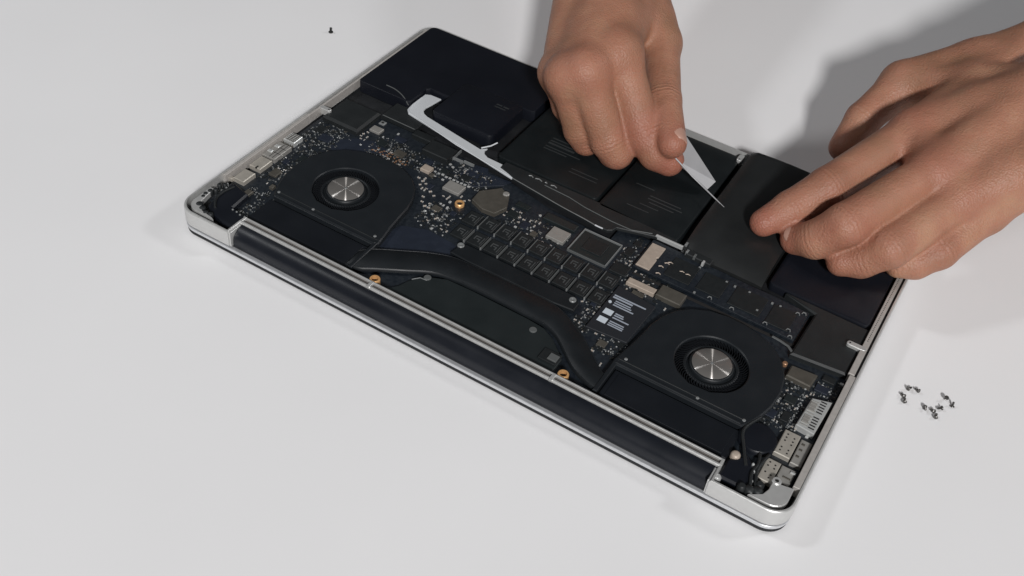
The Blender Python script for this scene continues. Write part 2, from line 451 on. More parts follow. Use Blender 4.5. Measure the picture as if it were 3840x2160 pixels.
# ---------------- fans
def fan(cx, mirror):
    f = lambda p: [((355.5 - x) if mirror else x, y) for x, y in p]
    cy = 69.6
    outl = f([(35, 40.5), (104.5, 40.5), (105.5, 43), (104.5, 50), (103, 58), (101.8, 68), (101, 77), (98.6, 86), (94.5, 94), (88, 100.5), (79, 105), (69, 106.8), (59, 106.3), (49, 103.8), (40.5, 99.5), (33.5, 92.5), (28.6, 83), (26.6, 72), (27.2, 61), (29.8, 51), (32.8, 44)])
    outl = ccw(outl)
    body = MB()
    n = len(outl)
    zt = 14.4
    R = 19.6
    # side wall and rim bevel
    ins = inset(outl, .8)
    body.loops([[(x, y, 9) for x, y in outl], [(x, y, zt - .6) for x, y in outl], [(x, y, zt) for x, y in ins]], True, False)
    # top plate with a round opening: match each outline point with a ring point by angle
    dense = []
    for i in range(n):
        a, b = Vector(ins[i]), Vector(ins[(i + 1) % n])
        for k in range(4): dense.append(a.lerp(b, k / 4))
    ring = []
    for p in dense:
        a = math.atan2(p.y - cy, p.x - cx)
        ring.append((cx + R * math.cos(a), cy + R * math.sin(a)))
    body.loops([[(p.x, p.y, zt) for p in dense], [(x, y, zt) for x, y in ring],
                [(cx + (x - cx) * .97, cy + (y - cy) * .97, zt - .5) for x, y in ring],
                [(cx + (x - cx) * .965, cy + (y - cy) * .965, zt - 3.2) for x, y in ring]], False, False)
    fan_root = body.obj('fan', M['fan'], lap, smooth=25)
    # impeller well: floor ring, blades, hub
    MB().lathe(cx, cy, [(19.3, 10.6), (11, 10.6)], 48, cap1=True).obj('fan_well', M['fanblade'], fan_root)
    bl = MB()
    for k in range(61):
        a = 2 * math.pi * k / 61
        pts = []
        for r, da in ((13.4, 0), (16.2, .10), (18.6, .28)):
            pts.append((cx + r * math.cos(a + da), cy + r * math.sin(a + da)))
        for q in range(2):
            (xa, ya), (xb, yb) = pts[q], pts[q + 1]
            bl.add([(xa, ya, 10.6), (xb, yb, 10.6), (xb, yb, 13.1), (xa, ya, 13.1), (xa + .25, ya + .2, 10.6), (xb + .25, yb + .2, 10.6), (xb + .25, yb + .2, 13.1), (xa + .25, ya + .2, 13.1)],
                   [(0, 1, 2, 3), (5, 4, 7, 6), (3, 2, 6, 7), (0, 3, 7, 4), (1, 5, 6, 2)])
    imp = bl.obj('impeller', M['fanblade'], fan_root)
    MB().lathe(cx, cy, [(14.3, 10.7), (14.3, 12.6), (13.6, 13.1), (12.8, 13.0), (12.2, 12.2), (11.7, 12.2), (11.5, 13.9), (11.0, 14.35), (10.4, 14.4)], 64, cap1=True).obj('hub_collar', M['heat'], fan_root, smooth=50)
    hub = MB().lathe(0, 0, [(10.3, 0), (10.3, .35), (10.0, .6), (5, .62), (0.6, .63)], 96, cap1=True).obj('hub_disc', M['spun'], fan_root, smooth=50)
    hub.location = Vector((cx, cy, 14.3)) * S
    MB().lathe(cx, cy, [(.8, 14.9), (.7, 15.05)], 16).obj('hub_pin', M['silver2'], fan_root)
    # screws at the housing corners
    for (sx, sy) in f([(100.5, 46.5), (35.5, 44.5), (60, 44.2)]):
        MB().lathe(sx, sy, [(.9, 14.3), (.9, 14.65), (.6, 14.85)], 14).obj('fan_screw', M['silver2'], fan_root)
    # fluted step along the outlet
    xs = sorted(p[0] for p in f([(36, 0), (104, 0)]))
    MB().box(xs[0], xs[1], 41.0, 42.6, 13.5, 14.9, .4).obj('outlet_lip', M['fan'], fan_root)
    MB().box(xs[0], xs[1], 44.4, 45.2, 13.5, 14.7, .3).obj('outlet_lip', M['black'], fan_root)
    # fin stack (heat sink) between fan and rail
    xs = sorted(p[0] for p in f([(34, 0), (102.5, 0)]))
    hs = MB().box(xs[0], xs[1], 19.5, 39.2, 9, 12.4, .6).obj('heat_sink', M['heatsink'], lap)
    MB().box(xs[0] + 3, xs[1] - 3, 21.0, 37.5, 12.4, 12.7, .2).obj('heat_sink_foil', M['heatsink'], hs)
    xs2 = sorted(p[0] for p in f([(102.8, 0), (105.2, 0)]))
    MB().box(xs2[0], xs2[1], 19, 45, 10, 14.6, .4).obj('heat_sink_strap', M['fan'], hs)

fan(63.2, False)
fan(292.3, True)

# ---------------- heat pipes, spreader and black sheet
top = smoothline([(100, 33), (106, 39), (119, 47), (131, 54), (143, 58.8), (155, 60), (170, 60.5), (185, 60.5), (201, 60.5), (212, 58.5), (224, 52), (231, 47.5), (240, 40), (247, 34), (252, 31)], 4)
bot = smoothline([(100, 20), (108, 21.5), (115, 26), (128, 34), (141, 42), (153, 44.5), (165, 45), (184, 45), (201, 44.6), (210, 43.8), (218, 40.5), (226, 34), (235, 26.5), (245, 22), (252, 20)], 4)
hp = MB().strip(top, bot, 11.5, 14.0, .9).obj('heat_pipe', M['heat'], lap, smooth=50)
mid = [((a[0] + b[0]) / 2, (a[1] + b[1]) / 2 + .5, 14.0) for a, b in zip(top, bot)]
MB().tube([(x, y - .4, 13.8) for x, y in top], .2, 6, .6).obj('pipe_edge', M['fan'], hp)
MB().tube([(x, y + .5, 13.8) for x, y in bot], .2, 6, .6).obj('pipe_edge', M['fan'], hp)
sp = MB().plate([(140, 61.5), (141, 70), (144.5, 72), (213, 72), (216.5, 68), (216.5, 62), (205, 60.8), (150, 60.8)], 11.5, 13.6, .5).obj('heat_spreader', M['heat'], lap)
for x, y in ((141.8, 69.2), (212.5, 68.4)):
    MB().lathe(x, y, [(2.0, 13), (2.0, 14.0), (1.7, 14.3), (.9, 14.2), (.8, 13.8)], 20).obj('spring_screw', M['silver2'], sp, smooth=40)
sh = MB().plate([(128, 18.6), (132, 24), (134, 30), (139, 38), (150, 43.4), (165, 44), (200, 43.6), (210, 42.6), (217, 39), (224, 33), (228, 29), (228, 18.6)], 10.5, 12.6, .4).obj('black_sheet', M['sheet'], lap)
for x, y in ((141, 38), (206, 38)):
    MB().lathe(x, y, [(2.1, 12.5), (2.0, 13.0), (1.7, 13.2)], 20).obj('stud', M['marking'], sh)
MB().box(217.5, 227.5, 22.5, 30.5, 12.6, 13.6, .2).obj('connector', M['chip'], sh)
MB().box(222, 227, 24, 28.5, 13.6, 14.4, .2).obj('connector_cap', M['marking'], sh)
MB().tube([(135, 32, 12.7), (138, 35.5, 12.8), (142, 36, 12.7)], .25, 6).obj('wire', M['silver2'], sh)

# ---------------- power inductor grid: two rows of chips with silver dividers
chip_me = None
rnd = random.Random(3)
mb = MB()
mb.box(-4.2, 4.2, -5.4, 5.4, 0, 1.7, .35)
chip_me = mb.mesh('inductor', [M['chip']])
mk = MB()
mk.box(-2.2, 1.6, 1.4, 2.2, 0, .05, .01); mk.box(-2.2, -1.5, -1.2, 1.4, 0, .05, .01); mk.box(-.8, 1.6, -.4, .3, 0, .05, .01); mk.box(.9, 1.6, -2.4, -.4, 0, .05, .01); mk.box(2.7, 3.2, -3.4, 2.6, 0, .05, .01)
mark_me = mk.mesh('chip_marking', [M['marking3']])
for i in range(9):
    for j in range(2):
        x = 134.6 + 10.9 * i - (0 if j == 0 else 1.0)
        y = 81.0 if j == 0 else 95.6
        if i == 0 and j == 1: y = 94.5
        c = link('inductor', chip_me, board)
        c.location = Vector((x, y, 10.4)) * S
        k = link('chip_marking', mark_me, c)
        k.location = Vector((0, 0, 1.7)) * S
for i in range(1, 9):
    x = 128.7 + 10.9 * i
    for j, (y0, y1) in enumerate(((76, 86.5), (90.5, 101))):
        MB().box(x, x + .45, y0, y1, 10.4, 12.3, .1).obj('divider', M['marking'], board)
        MB().lathe(x + .2, y0 - .6, [(.55, 10.4), (.5, 12.2)], 8).obj('solder_dot', M['silver2'], board)

# ---------------- larger chips and shields
def part(name, x0, x1, y0, y1, z0, z1, mm, ch=.25, parent=None):
    return MB().box(x0, x1, y0, y1, z0, z1, ch).obj(name, M[mm], parent or board)
part('shield_can', 104.5, 115.5, 107.2, 115.4, 10.4, 12.3, 'tin2')
part('shield_can', 174.6, 185.6, 106.4, 116.2, 10.4, 12.6, 'tin2')
part('tantalum_capacitor', 84.4, 90.6, 113.6, 118.8, 10.4, 12.6, 'beige')
part('tantalum_capacitor', 91.6, 94.2, 111.8, 114.6, 10.4, 12.0, 'tindark')
part('shield_can', 37.4, 44.6, 127.2, 132.6, 10.4, 12.0, 'tin2')
o = part('test_point', 37.6, 41.4, 136.6, 140, 10.4, 11.4, 'silver2')
MB().lathe(39.5, 138.3, [(.9, 11.3), (.9, 11.45)], 12).obj('screw_hole', M['hole'], o)
oc = MB().plate([(125, 107), (124.2, 116), (133.5, 126.6), (141, 122.2), (145, 113), (142, 104), (134, 103.2)], 10.5, 13.4, .35).obj('oval_shield', M['tindark'], lap)
MB().lathe(138.5, 122.8, [(2.0, 12.5), (2.0, 13.8), (1.6, 14.1)], 16).obj('spring_screw', M['tin2'], oc)
part('edge_connector', 76, 94, 127.6, 139.6, 10.4, 14.6, 'black', .5, lap)
part('edge_connector', 62, 76, 137.0, 143.0, 10.4, 14.0, 'chip', .5, lap)
part('cable_connector', 165.5, 186, 119, 125, 10.4, 12.4, 'sheet', .4, lap)
q = part('processor', 190.5, 212.8, 105.2, 124.6, 10.4, 11.6, 'sheet')
part('processor_die', 195.5, 208, 109.5, 120.5, 11.6, 12.2, 'chip', .2, q)
MB().box(189.6, 190.2, 104.6, 125.2, 10.4, 12.2, .1).obj('shield_fence', M['silver2'], board)
MB().box(213.2, 213.7, 104.6, 125.2, 10.4, 12.2, .1).obj('shield_fence', M['silver2'], board)
MB().box(189.6, 213.7, 125.2, 125.7, 10.4, 12.2, .1).obj('shield_fence', M['silver2'], board)
MB().box(189.6, 213.7, 104.1, 104.6, 10.4, 12.0, .1).obj('shield_fence', M['marking'], board)
for (x0, x1, y0, y1) in ((93.6, 94.2, 134, 144), (94, 101, 134.8, 135.5), (101, 108, 135.8, 136.6)):
    part('shield_fence', x0, x1, y0, y1, 10.4, 12.4, 'silver2', .1)
rg = MB().lathe(120.5, 101, [(2.8, 10.4), (2.8, 12.0), (2.5, 12.4), (1.8, 12.4), (1.7, 10.6)], 24, cap1=False).obj('screw_boss', M['gold'], board, smooth=30)
MB().lathe(120.5, 101, [(1.75, 10.5), (1.75, 11.3)], 12).obj('screw_hole', M['hole'], rg)
part('tantalum_capacitor', 26, 28.6, 47, 50, 10.4, 12.4, 'tindark')
part('ribbon_connector', 18.6, 22.6, 20.5, 38, 11.4, 13.0, 'tindark', .3, lap)
# black label with light print, by the second fan
lb = MB().plate([(226.6, 57), (249.5, 59), (250.5, 92), (227, 95)], 10.5, 12.2, .2).obj('module_label', M['label'], lap)
def pr_bar(x0, x1, y, h, mm='print'):
    MB().box(x0, x1, y, y + h, 12.2, 12.26, .02).obj('print_line', M[mm], lb)
pr_bar(228.4, 247, 86.4, 1.0); pr_bar(228.4, 240, 84.6, 1.2); pr_bar(231, 240, 82.6, .8); pr_bar(231, 241, 81.0, .8); pr_bar(231, 243, 79.3, .9)
pr_bar(229, 234, 71.2, 4.2, 'printw'); pr_bar(229, 234, 64.4, 4.2, 'printw')
pr_bar(235.2, 240, 74.0, .9); pr_bar(235.2, 240.6, 72.5, .9); pr_bar(235.2, 244.6, 70.6, .9)
pr_bar(235.2, 243.4, 67.5, .8); pr_bar(235.2, 243.8, 66.0, .8); pr_bar(235.2, 243.8, 64.6, .8)
MB().lathe(228.8, 80.6, [(.9, 12.2), (.9, 12.6)], 12).obj('print_dot', M['printw'], lb)
part('gold_connector', 229, 245.5, 99.4, 103.8, 10.4, 13.0, 'beige', .3, lap)
part('flex_connector', 246.5, 261, 99.4, 109, 10.4, 13.6, 'tindark', .5, lap)
part('coin_cover', 216.5, 226, 103.5, 112, 10.4, 11.8, 'chip')

# ---------------- solid state drive strip along the batteries
ssd = MB().plate([(226, 113.6), (321, 112.4), (321, 137.2), (226, 140.4)], 11.4, 12.6, .15).obj('storage_module', M['pcb'], lap)
pd = MB().plate([(227, 114.8), (235.3, 114.8), (235.3, 124.6), (234.4, 126), (235.3, 127.4), (235.3, 136.6), (227, 136.6)], 12.6, 13.5, .25).obj('gold_pad', M['beige'], ssd)
for x0, x1, y0, y1 in ((243, 258, 117, 134), (262, 276, 117.5, 133), (281, 299, 117, 133), (303, 316, 116, 132)):
    MB().box(x0, x1, y0, y1, 12.6, 13.2, .15).obj('memory_chip', M['chip'], ssd)
for (x, y) in [(263.2,113.7),(257.5,134.0),(274.5,132.2),(279.7,131.7),(288.1,132.1),(301.6,131.6),(296.7,121.4),(306.1,132.0),(321.1,141.7)]:
    MB().box(x - .6, x + .6, y - .5, y + .5, 12.6, 13.7, .15).obj('capacitor', M['silver2'], ssd)
for (x, y) in [(271.8,114.9),(284.8,114.5),(303.9,114.8),(316.0,132.3),(318.9,134.4),(316.1,117.4),(318.5,113.3)]:
    w = MB().tube([(x - 1.1, y - .6, 13.0), (x - .7, y + .7, 13.2), (x + .6, y + .8, 13.2), (x + 1.2, y - .4, 13.0)], .33, 6).obj('solder_clip', M['silver2'], ssd)
for (x, y) in [(250.9,124.5),(254.6,124.3),(239.5,121.5),(241.2,125.8),(240.6,115.4),(242.6,127.4)]:
    w = MB().tube([(x - 1.4, y - .2, 13.0), (x, y + .5, 13.3), (x + 1.4, y + .2, 13.0)], .3, 6).obj('solder_clip', M['beige'], ssd)
part('white_bar', 226.4, 243.2, 141.2, 142.6, 13, 15.6, 'silver', .3, lap)
part('slot_gap', 228, 322, 109.6, 111.6, 10.2, 10.8, 'hole', .1, lap)
MB().tube([(x, y, 13) for x, y in [(310.7,108.1),(315.3,107.5),(320.2,106.3),(323.5,103.5)]], .8, 8, .5).obj('latch', M['marking'], lap)

# ---------------- ports
p1 = part('port_can', 5.6, 13.2, 40.4, 50.6, 10.4, 13.4, 'tin', .4, lap)
p1b = part('port_flange', 3.6, 5.6, 39.2, 41.6, 10.4, 12.6, 'tin', .2, p1)
p2 = part('port_can', 5.0, 13.0, 54.8, 65.6, 10.4, 13.4, 'tin', .4, lap)
part('port_notch', 9.4, 10.6, 54.6, 57.0, 12.8, 13.45, 'hole', .1, p2)
p3 = part('card_slot', 4.0, 13.4, 67.0, 82.6, 10.4, 13.4, 'tin2', .3, lap)
for x0, x1, y0, y1, mm in ((4.6, 7.6, 71.0, 73.2, 'silver'), (5.0, 8.0, 77.0, 79.2, 'silver')):
    part('spring_tongue', x0, x1, y0, y1, 13.4, 13.9, mm, .2, p3)
for x in (8.8, 11.0):
    part('slot_groove', x, x + .35, 67.6, 82.0, 13.38, 13.46, 'hole', .02, p3)
for y in (72.4, 77.6):
    part('slot_groove', 7.9, 13.2, y, y + .4, 13.38, 13.46, 'hole', .02, p3)
p4 = part('ribbed_connector', 4.4, 12.4, 86.0, 94.2, 10.4, 13.6, 'silver', .3, lap)
for k in range(5):
    part('contact_rib', 5.2, 11.8, 87.0 + k * 1.45, 87.5 + k * 1.45, 13.58, 13.7, 'tindark', .02, p4)
for k in range(3):
    part('contact_rib', 6.6 + 1.9 * k, 6.9 + 1.9 * k, 86.4, 93.8, 13.6, 13.72, 'tindark', .02, p4)
for k in range(5):
    part('terminal', 4.6 + k * 1.7, 5.4 + k * 1.7, 83.2, 85.4, 10.4, 12.0, 'tindark', .1, lap)

def holes_in(can, pts, z):
    h = MB()
    for x, y in pts: h.lathe(x, y, [(.5, z - .2), (.5, z + .05)], 8)
    h.obj('contact_holes', M['hole'], can)
c1 = part('port_can', 338.8, 346.8, 36.4, 52.8, 10.4, 13.2, 'tin', .4, lap)
holes_in(c1, [(341, y) for y in (39, 41.2, 45.8, 48, 50.2)] + [(344.6, y) for y in (38.6, 40.8, 44.6, 46.8, 49.2)], 13.2)
c2 = part('port_shroud', 347.6, 353.0, 35.0, 51.6, 10.4, 13.0, 'tin2', .4, lap)
for y in (39.5, 44.0, 47.8): part('shroud_fold', 348.6, 350.2, y, y + 1.2, 13.0, 13.3, 'tindark', .1, c2)
c3 = part('port_can', 337.6, 344.6, 17.6, 31.6, 10.4, 13.2, 'tin', .4, lap)
holes_in(c3, [(339.8, 29.4), (342.6, 28.8), (339.6, 27), (342.8, 26.6), (339.8, 22.8), (342.8, 22.2), (342.4, 20.2)], 13.2)
c4 = part('port_shroud', 345.2, 352.2, 16.8, 31.4, 10.4, 13.0, 'tin2', .4, lap)
for y in (20.0, 24.5): part('shroud_fold', 347.6, 351.4, y, y + 1.0, 13.0, 13.3, 'tindark', .1, c4)
part('shroud_fold', 350, 352.4, 28.6, 29.6, 13.0, 13.8, 'silver', .1, c4)
# silver striped block (card reader cage)
rs = MB().plate([(342, 57.5), (351.6, 56.6), (352.6, 81.6), (343, 78.5)], 10.4, 14.2, .4).obj('reader_cage', M['silver'], lap)
for k in range(11):
    y = 58.8 + k * 1.95
    if k in (5,): continue
    part('cage_slot', 347.6, 350.6, y, y + .8, 14.18, 14.3, 'hole', .03, rs)
for y0, y1 in ((60.5, 66.5), (69.5, 76)):
    part('cage_plate', 343.4, 346.6, y0, y1, 14.2, 14.5, 'tin2', .1, rs)
for k in range(9):
    y = 59.0 + k * 2.2
    part('cage_rib', 343.4, 347.4, y, y + .35, 14.35, 14.6, 'tin2', .05, rs)

# ---------------- black speaker and antenna blocks
part('speaker_box', 8.5, 35, 118, 142.6, 10, 14.6, 'black', 1.4, lap)
part('speaker_box', 35.5, 61, 142.6, 159.2, 10, 13.3, 'black', .5, lap)
MB().tube([(36.5, 142.8, 13.3), (48, 142.6, 13.3), (60.5, 142.4, 13.3)], .35, 6, .6).obj('speaker_edge', M['marking'], lap)
MB().plate([(323, 101), (352, 104), (352.5, 143), (305, 143), (324, 137)], 10, 14.2, 1.0).obj('speaker_box', M['black'], lap)
MB().plate([(326.5, 86), (339.6, 85.6), (340.2, 95.6), (326.5, 94.4)], 10.4, 13.6, .6).obj('flex_connector', M['tindark'], lap)
MB().lathe(323.2, 93.2, [(1.4, 12), (1.4, 13.8), (1.0, 14.2)], 14).obj('board_screw', M['copper'], lap)
MB().lathe(329.6, 39.8, [(9.6, 9), (9.6, 12.4), (8.8, 13.4), (3, 13.8)], 32).obj('power_cap', M['hinge'], lap, smooth=40)
MB().plate([(321.8, 7), (336, 7.5), (338.5, 13.5), (335, 22), (329, 27), (326, 22), (322.4, 19)], 10, 14.0, 1.0).obj('hinge_bracket', M['hinge'], lap)
MB().lathe(324.6, 22.8, [(2.4, 12), (2.4, 14.4), (1.9, 15.2), (1, 15.5)], 18).obj('brass_screw', M['beige'], lap, smooth=40)
MB().lathe(322.5, 5.6, [(1.9, 11), (1.9, 14.8), (1.3, 15.6)], 16).obj('bracket_screw', M['silver'], lap, smooth=40)
wires = ([(338, 33, 13), (337, 27, 14.2), (336.6, 20, 14), (339, 12, 14.4), (341, 7.5, 14)], [(334, 31, 13), (335.6, 24, 14), (335, 17, 14.6), (337, 9.5, 14.6), (335, 6.8, 14)], [(326, 52, 13.4), (322, 40, 13.8), (326, 30, 13.6), (331, 20, 14)])
for wv in wires:
    MB().tube(smoothline(wv, 5), .9, 8).obj('cable', M['black'], lap, smooth=60)
for x, y in [(333.7,22.1),(335.4,18.3),(336.7,12.6),(339.0,5.8)]:
    MB().lathe(x, y, [(.7, 12.5), (.7, 14.9), (.4, 15.3)], 10).obj('solder_dot', M['silver'], lap)
for x, y, r in ((334, 7, 2.2), (337.6, 7.6, 2.5), (341, 9, 2.6), (340.6, 12.8, 2.2)):
    MB().lathe(x, y, [(r, 11), (r, 15), (r * .6, 16.1)], 14).obj('rubber_knob', M['black'], lap, smooth=50)
# left corner
MB().plate([(12, 13), (17, 9.5), (23, 8.2), (27, 7.0), (35.8, 6.4), (36, 17), (24, 20), (23, 33), (12, 36), (9.4, 34), (10, 24)], 10, 14.4, 1.0).obj('hinge_bracket', M['hinge'], lap)
for x, y, r in ((9.0, 9.6, 1.9), (12.6, 8.0, 1.7), (5.6, 18.2, 1.3), (6.0, 21.6, 1.5), (7.6, 24.0, 1.3), (6.4, 28.4, 1.3), (8.6, 30.4, 1.2), (16.5, 6.3, 1.4), (19.5, 6.8, 1.5), (6.2, 15.6, 1.1)):
    MB().lathe(x, y, [(r, 13), (r, 15.9), (r * .7, 16.3)], 12).obj('rubber_knob', M['black'], lap, smooth=50)
MB().tube(smoothline([(13, 33, 14.5), (11.6, 26, 14.9), (12.4, 19, 14.9), (17, 13, 14.8)], 5), .8, 8).obj('cable', M['black'], lap, smooth=60)
for x, y in ((25.5, 17.6), (28.5, 17.4), (31.5, 16.6), (34.6, 16.8), (10, 30), (8.2, 33)):
    MB().lathe(x, y, [(.6, 12), (.6, 14.7), (.3, 15)], 8).obj('solder_dot', M['silver2'], lap)

# ---------------- tiny components soldered on the board
mb = MB()
mb.slot(0).box(-.45, .45, -.32, .32, 0, .55, .08)
mb.slot(1).box(-.8, -.45, -.38, .38, 0, .6, .08).box(.45, .8, -.38, .38, 0, .6, .08)
cap_a = mb.mesh('capacitor', [M['beige'], M['silver']])
mb = MB(); mb.slot(0).box(-.45, .45, -.32, .32, 0, .5, .08); mb.slot(1).box(-.7, -.45, -.34, .34, 0, .52, .08).box(.45, .7, -.34, .34, 0, .52, .08)
cap_b = mb.mesh('capacitor', [M['chip'], M['silver2']])
mb = MB(); mb.slot(0).box(-.9, .9, -.7, .7, 0, .9, .15)
cap_c = mb.mesh('capacitor', [M['silver']])
mb = MB(); mb.slot(0).box(-.8, .8, -.5, .5, 0, .7, .1)
cap_d = mb.mesh('capacitor', [M['copper']])
rnd = random.Random(11)
count = [0]
def smd(pts, me, rot=None, sc=1.0):
    for (x, y) in pts:
        o = link('capacitor', me, board)
        o.location = Vector((x, y, 10.45)) * S
        o.rotation_euler = (0, 0, math.radians(rot if rot is not None else rnd.choice((0, 90, 0, 90, 45))))
        k = sc * rnd.uniform(.85, 1.15)
        o.scale = (k, k, k)
        count[0] += 1
smd([(94.7,114.1),(100.0,114.4),(97.5,118.4),(100.3,117.7),(102.7,118.1),(105.4,118.0),(108.1,118.0),(110.6,118.1),(113.1,118.2),(115.7,118.2),(92.2,118.2),(94.9,117.9),(93.6,121.5),(98.3,128.0),(95.6,129.5)], cap_c, 0, .8)
smd([(87.8,107.4),(91.3,108.7),(91.4,106.3),(94.2,105.3),(91.9,102.6),(97.1,102.0),(94.8,100.3),(96.9,99.9),(100.4,100.8),(104.1,98.9),(99.7,94.5),(101.7,90.4),(106.5,91.4),(105.1,88.1),(107.8,88.1),(110.4,88.4),(111.6,91.7),(112.6,88.1)], cap_a, None, 1.1)
smd([(107.6,84.3),(112.6,84.6),(119.3,74.0),(113.4,95.0),(116.2,94.8),(114.8,99.7),(111.4,95.1)], cap_c, 90, .85)
smd([(117.0,83.7),(118.9,83.2),(116.2,82.5),(113.5,78.5),(123.9,76.9),(127.4,77.0),(124.8,82.3),(108.7,102.1),(111.9,103.5),(111.7,101.4),(102.4,133.3),(106.3,129.2),(106.8,127.4),(103.8,122.2),(109.1,122.1),(114.5,122.0),(116.7,131.2),(118.9,131.0),(117.4,107.8),(120.7,105.6),(122.8,107.9),(123.3,130.9)], cap_a, None, 1.0)
smd([(145.8,108.9),(146.1,112.4),(149.4,110.3),(147.2,116.5),(154.0,112.5),(152.4,116.5),(157.1,112.2),(160.7,113.4),(163.5,114.9),(165.9,115.1),(164.7,110.9),(165.6,106.5),(155.5,108.5),(152.6,108.2),(160.6,109.1),(161.4,106.5),(162.4,121.5)], cap_a, None, 1.05)
smd([(156.3,103.9),(165.9,106.4)], cap_c, 0, .9)
smd([(156.5,104.1),(165.8,106.8),(164.8,102.4),(169.6,101.8),(173.0,101.7),(175.2,101.8),(166.4,104.6),(180.4,102.1),(162.9,121.0),(135.1,125.8),(137.4,127.0),(132.8,125.1)], cap_c, 0, .62)
smd([(36.5,122.4),(36.5,119.8),(40.4,120.8),(38.2,117.4),(40.8,117.4),(41.9,112.3),(37.8,125.2)], cap_a, None, .95)
smd([(53.5,135.1),(42.0,112.1),(47.9,127.0),(58.2,118.6),(62.6,109.8),(57.6,108.1),(35.0,98.1)], cap_c, 90, .7)
smd([(56.7,132.7),(54.8,128.4),(57.3,129.7),(61.2,125.5),(62.3,129.1),(65.3,128.1),(47.1,115.7),(50.6,117.2),(51.7,108.9),(31.4,101.5),(25.5,101.4),(29.1,106.3),(18.9,104.6),(23.1,98.9),(28.4,102.4),(29.3,111.1),(30.2,115.1),(34.0,112.1),(22.9,108.7),(64.0,127.7),(74.4,108.2)], cap_b, None, 1.1)
smd([(50.5,112.6),(52.6,112.9),(52.5,116.1),(55.4,113.2),(58.1,112.6),(60.1,113.6),(56.1,114.3),(60.4,115.7),(62.9,113.8),(62.4,116.1),(65.8,113.5),(68.2,112.2),(66.6,115.5),(68.1,110.2),(68.8,114.0),(72.5,112.4),(74.5,112.7),(70.4,113.3),(73.5,115.8),(57.0,115.7),(61.4,112.7)], cap_d, None, .8)
smd([(51.8,112.9),(53.2,114.7),(59.4,111.8),(63.1,111.4),(66.8,110.5),(69.7,109.6),(71.6,110.5),(71.9,114.4),(58.5,116.2),(60.8,117.3)], cap_a, None, .85)
smd([(18.4,64.8),(21.6,63.7),(22.3,65.5),(22.3,61.9),(24.6,63.1),(24.6,67.2),(23.7,69.6),(25.3,69.0),(28.9,68.2),(28.9,71.8),(28.1,76.0),(26.2,73.3),(22.0,50.1)], cap_a, None, .9)
smd([(24.1,89.9),(27.0,88.5),(28.8,88.6),(26.6,87.6),(18.6,93.0),(22.6,99.3),(28.1,103.7),(15.2,91.6),(12.4,89.5),(25.4,103.4),(26.3,111.9),(16.4,105.3),(8.9,99.4),(11.6,95.2)], cap_b, None, 1.1)
smd([(18.7,41.9),(20.6,42.2),(21.9,39.9),(23.8,40.2),(18.0,40.2),(22.7,38.2),(27.9,42.2),(28.4,44.2),(20.1,23.0),(21.9,23.3),(25.9,22.0),(27.7,22.3)], cap_b, None, 1.2)
smd([(2.3,25.8),(4.7,25.5),(3.5,30.2),(0.8,34.9),(4.5,20.9),(5.0,18.0),(3.2,28.8),(5.0,30.2),(4.7,16.7)], cap_a, None, 1.0)
smd([(214.1,79.1),(215.9,73.5),(221.1,69.4),(222.2,77.6),(225.3,69.3),(225.2,75.2),(226.6,54.2),(228.6,59.2),(233.1,56.8),(236.6,58.0),(219.5,59.2),(222.2,58.5),(243.9,57.2),(245.3,59.1),(237.2,45.1),(244.9,39.4),(237.9,51.1),(231.1,96.0),(230.1,91.4),(223.1,64.5),(227.7,62.5)], cap_a, None, 1.0)
smd([(216.4,111.6),(222.6,117.7),(221.6,114.9),(223.9,114.6),(225.0,105.0),(232.7,111.7),(235.8,107.1),(235.6,104.5),(239.3,106.3),(228.9,111.9),(215.2,125.0),(231.1,95.9),(230.9,91.5),(254.9,94.6)], cap_a, None, 1.05)
smd([(330.3,79.1),(329.2,72.0),(331.5,74.4),(330.2,75.1),(326.8,66.0),(333.5,70.4),(336.3,71.5),(338.0,69.7),(326.2,60.5),(324.7,56.4),(340.7,58.2),(342.7,57.0),(331.8,56.9),(333.5,56.5),(342.9,91.4),(344.6,91.0),(345.7,92.6),(345.9,90.3),(343.6,89.4),(341.3,83.8),(342.7,84.4),(340.1,81.3)], cap_a, None, .9)
smd([(339.3,77.6),(339.1,75.2),(339.0,72.7),(339.0,70.4),(339.1,68.1),(339.0,65.4),(339.4,63.0),(338.8,61.8),(339.5,80.1),(340.0,74.2),(338.8,60.3)], cap_c, 0, .35)
smd([(352.4,99.4),(349.1,56.0)], cap_c, 0, 1.0)

# uncountable small solder joints and resistors over the bare board
for (x, y, a, b) in ((112, 90, 2.6, 2.2), (122, 92, 1.8, 1.6), (98, 104, 1.6, 2.2), (110, 124, 3.2, 2.4), (150, 112, 3.4, 2.6), (160, 108, 2.2, 3.0), (168, 104.5, 1.8, 1.6), (151, 122, 4.2, 2.0), (219, 124, 2.2, 3.4), (220, 133, 2.0, 2.4),
                     (20, 60, 2.6, 3.2), (24, 80, 2.2, 2.6), (18, 72, 1.8, 1.8), (22, 104, 4, 3), (14, 110, 3, 3), (52, 121, 3, 2.4), (66, 119, 3.4, 2.6), (58, 131, 3.6, 2.2), (84, 123, 3, 1.8), (97, 121, 2.6, 2.2),
                     (334, 74, 3, 2.6), (329, 60, 2.4, 2.8), (336, 62, 2, 3.4), (345, 90, 3.4, 2.4), (346, 98, 3.2, 2.2), (222, 76, 1.6, 2.6), (239, 52, 2.4, 2.2), (219, 96, 2, 2), (238, 96, 3.4, 1.6)):
    MB().box(x - a, x + a, y - b, y + b, 10.4, 10.4 + rnd.uniform(.9, 1.4), .15).obj('chip', rnd.choice((M['chip'], M['sheet'], M['pcbblue'], M['tindark'])), board)
tiny = MB()
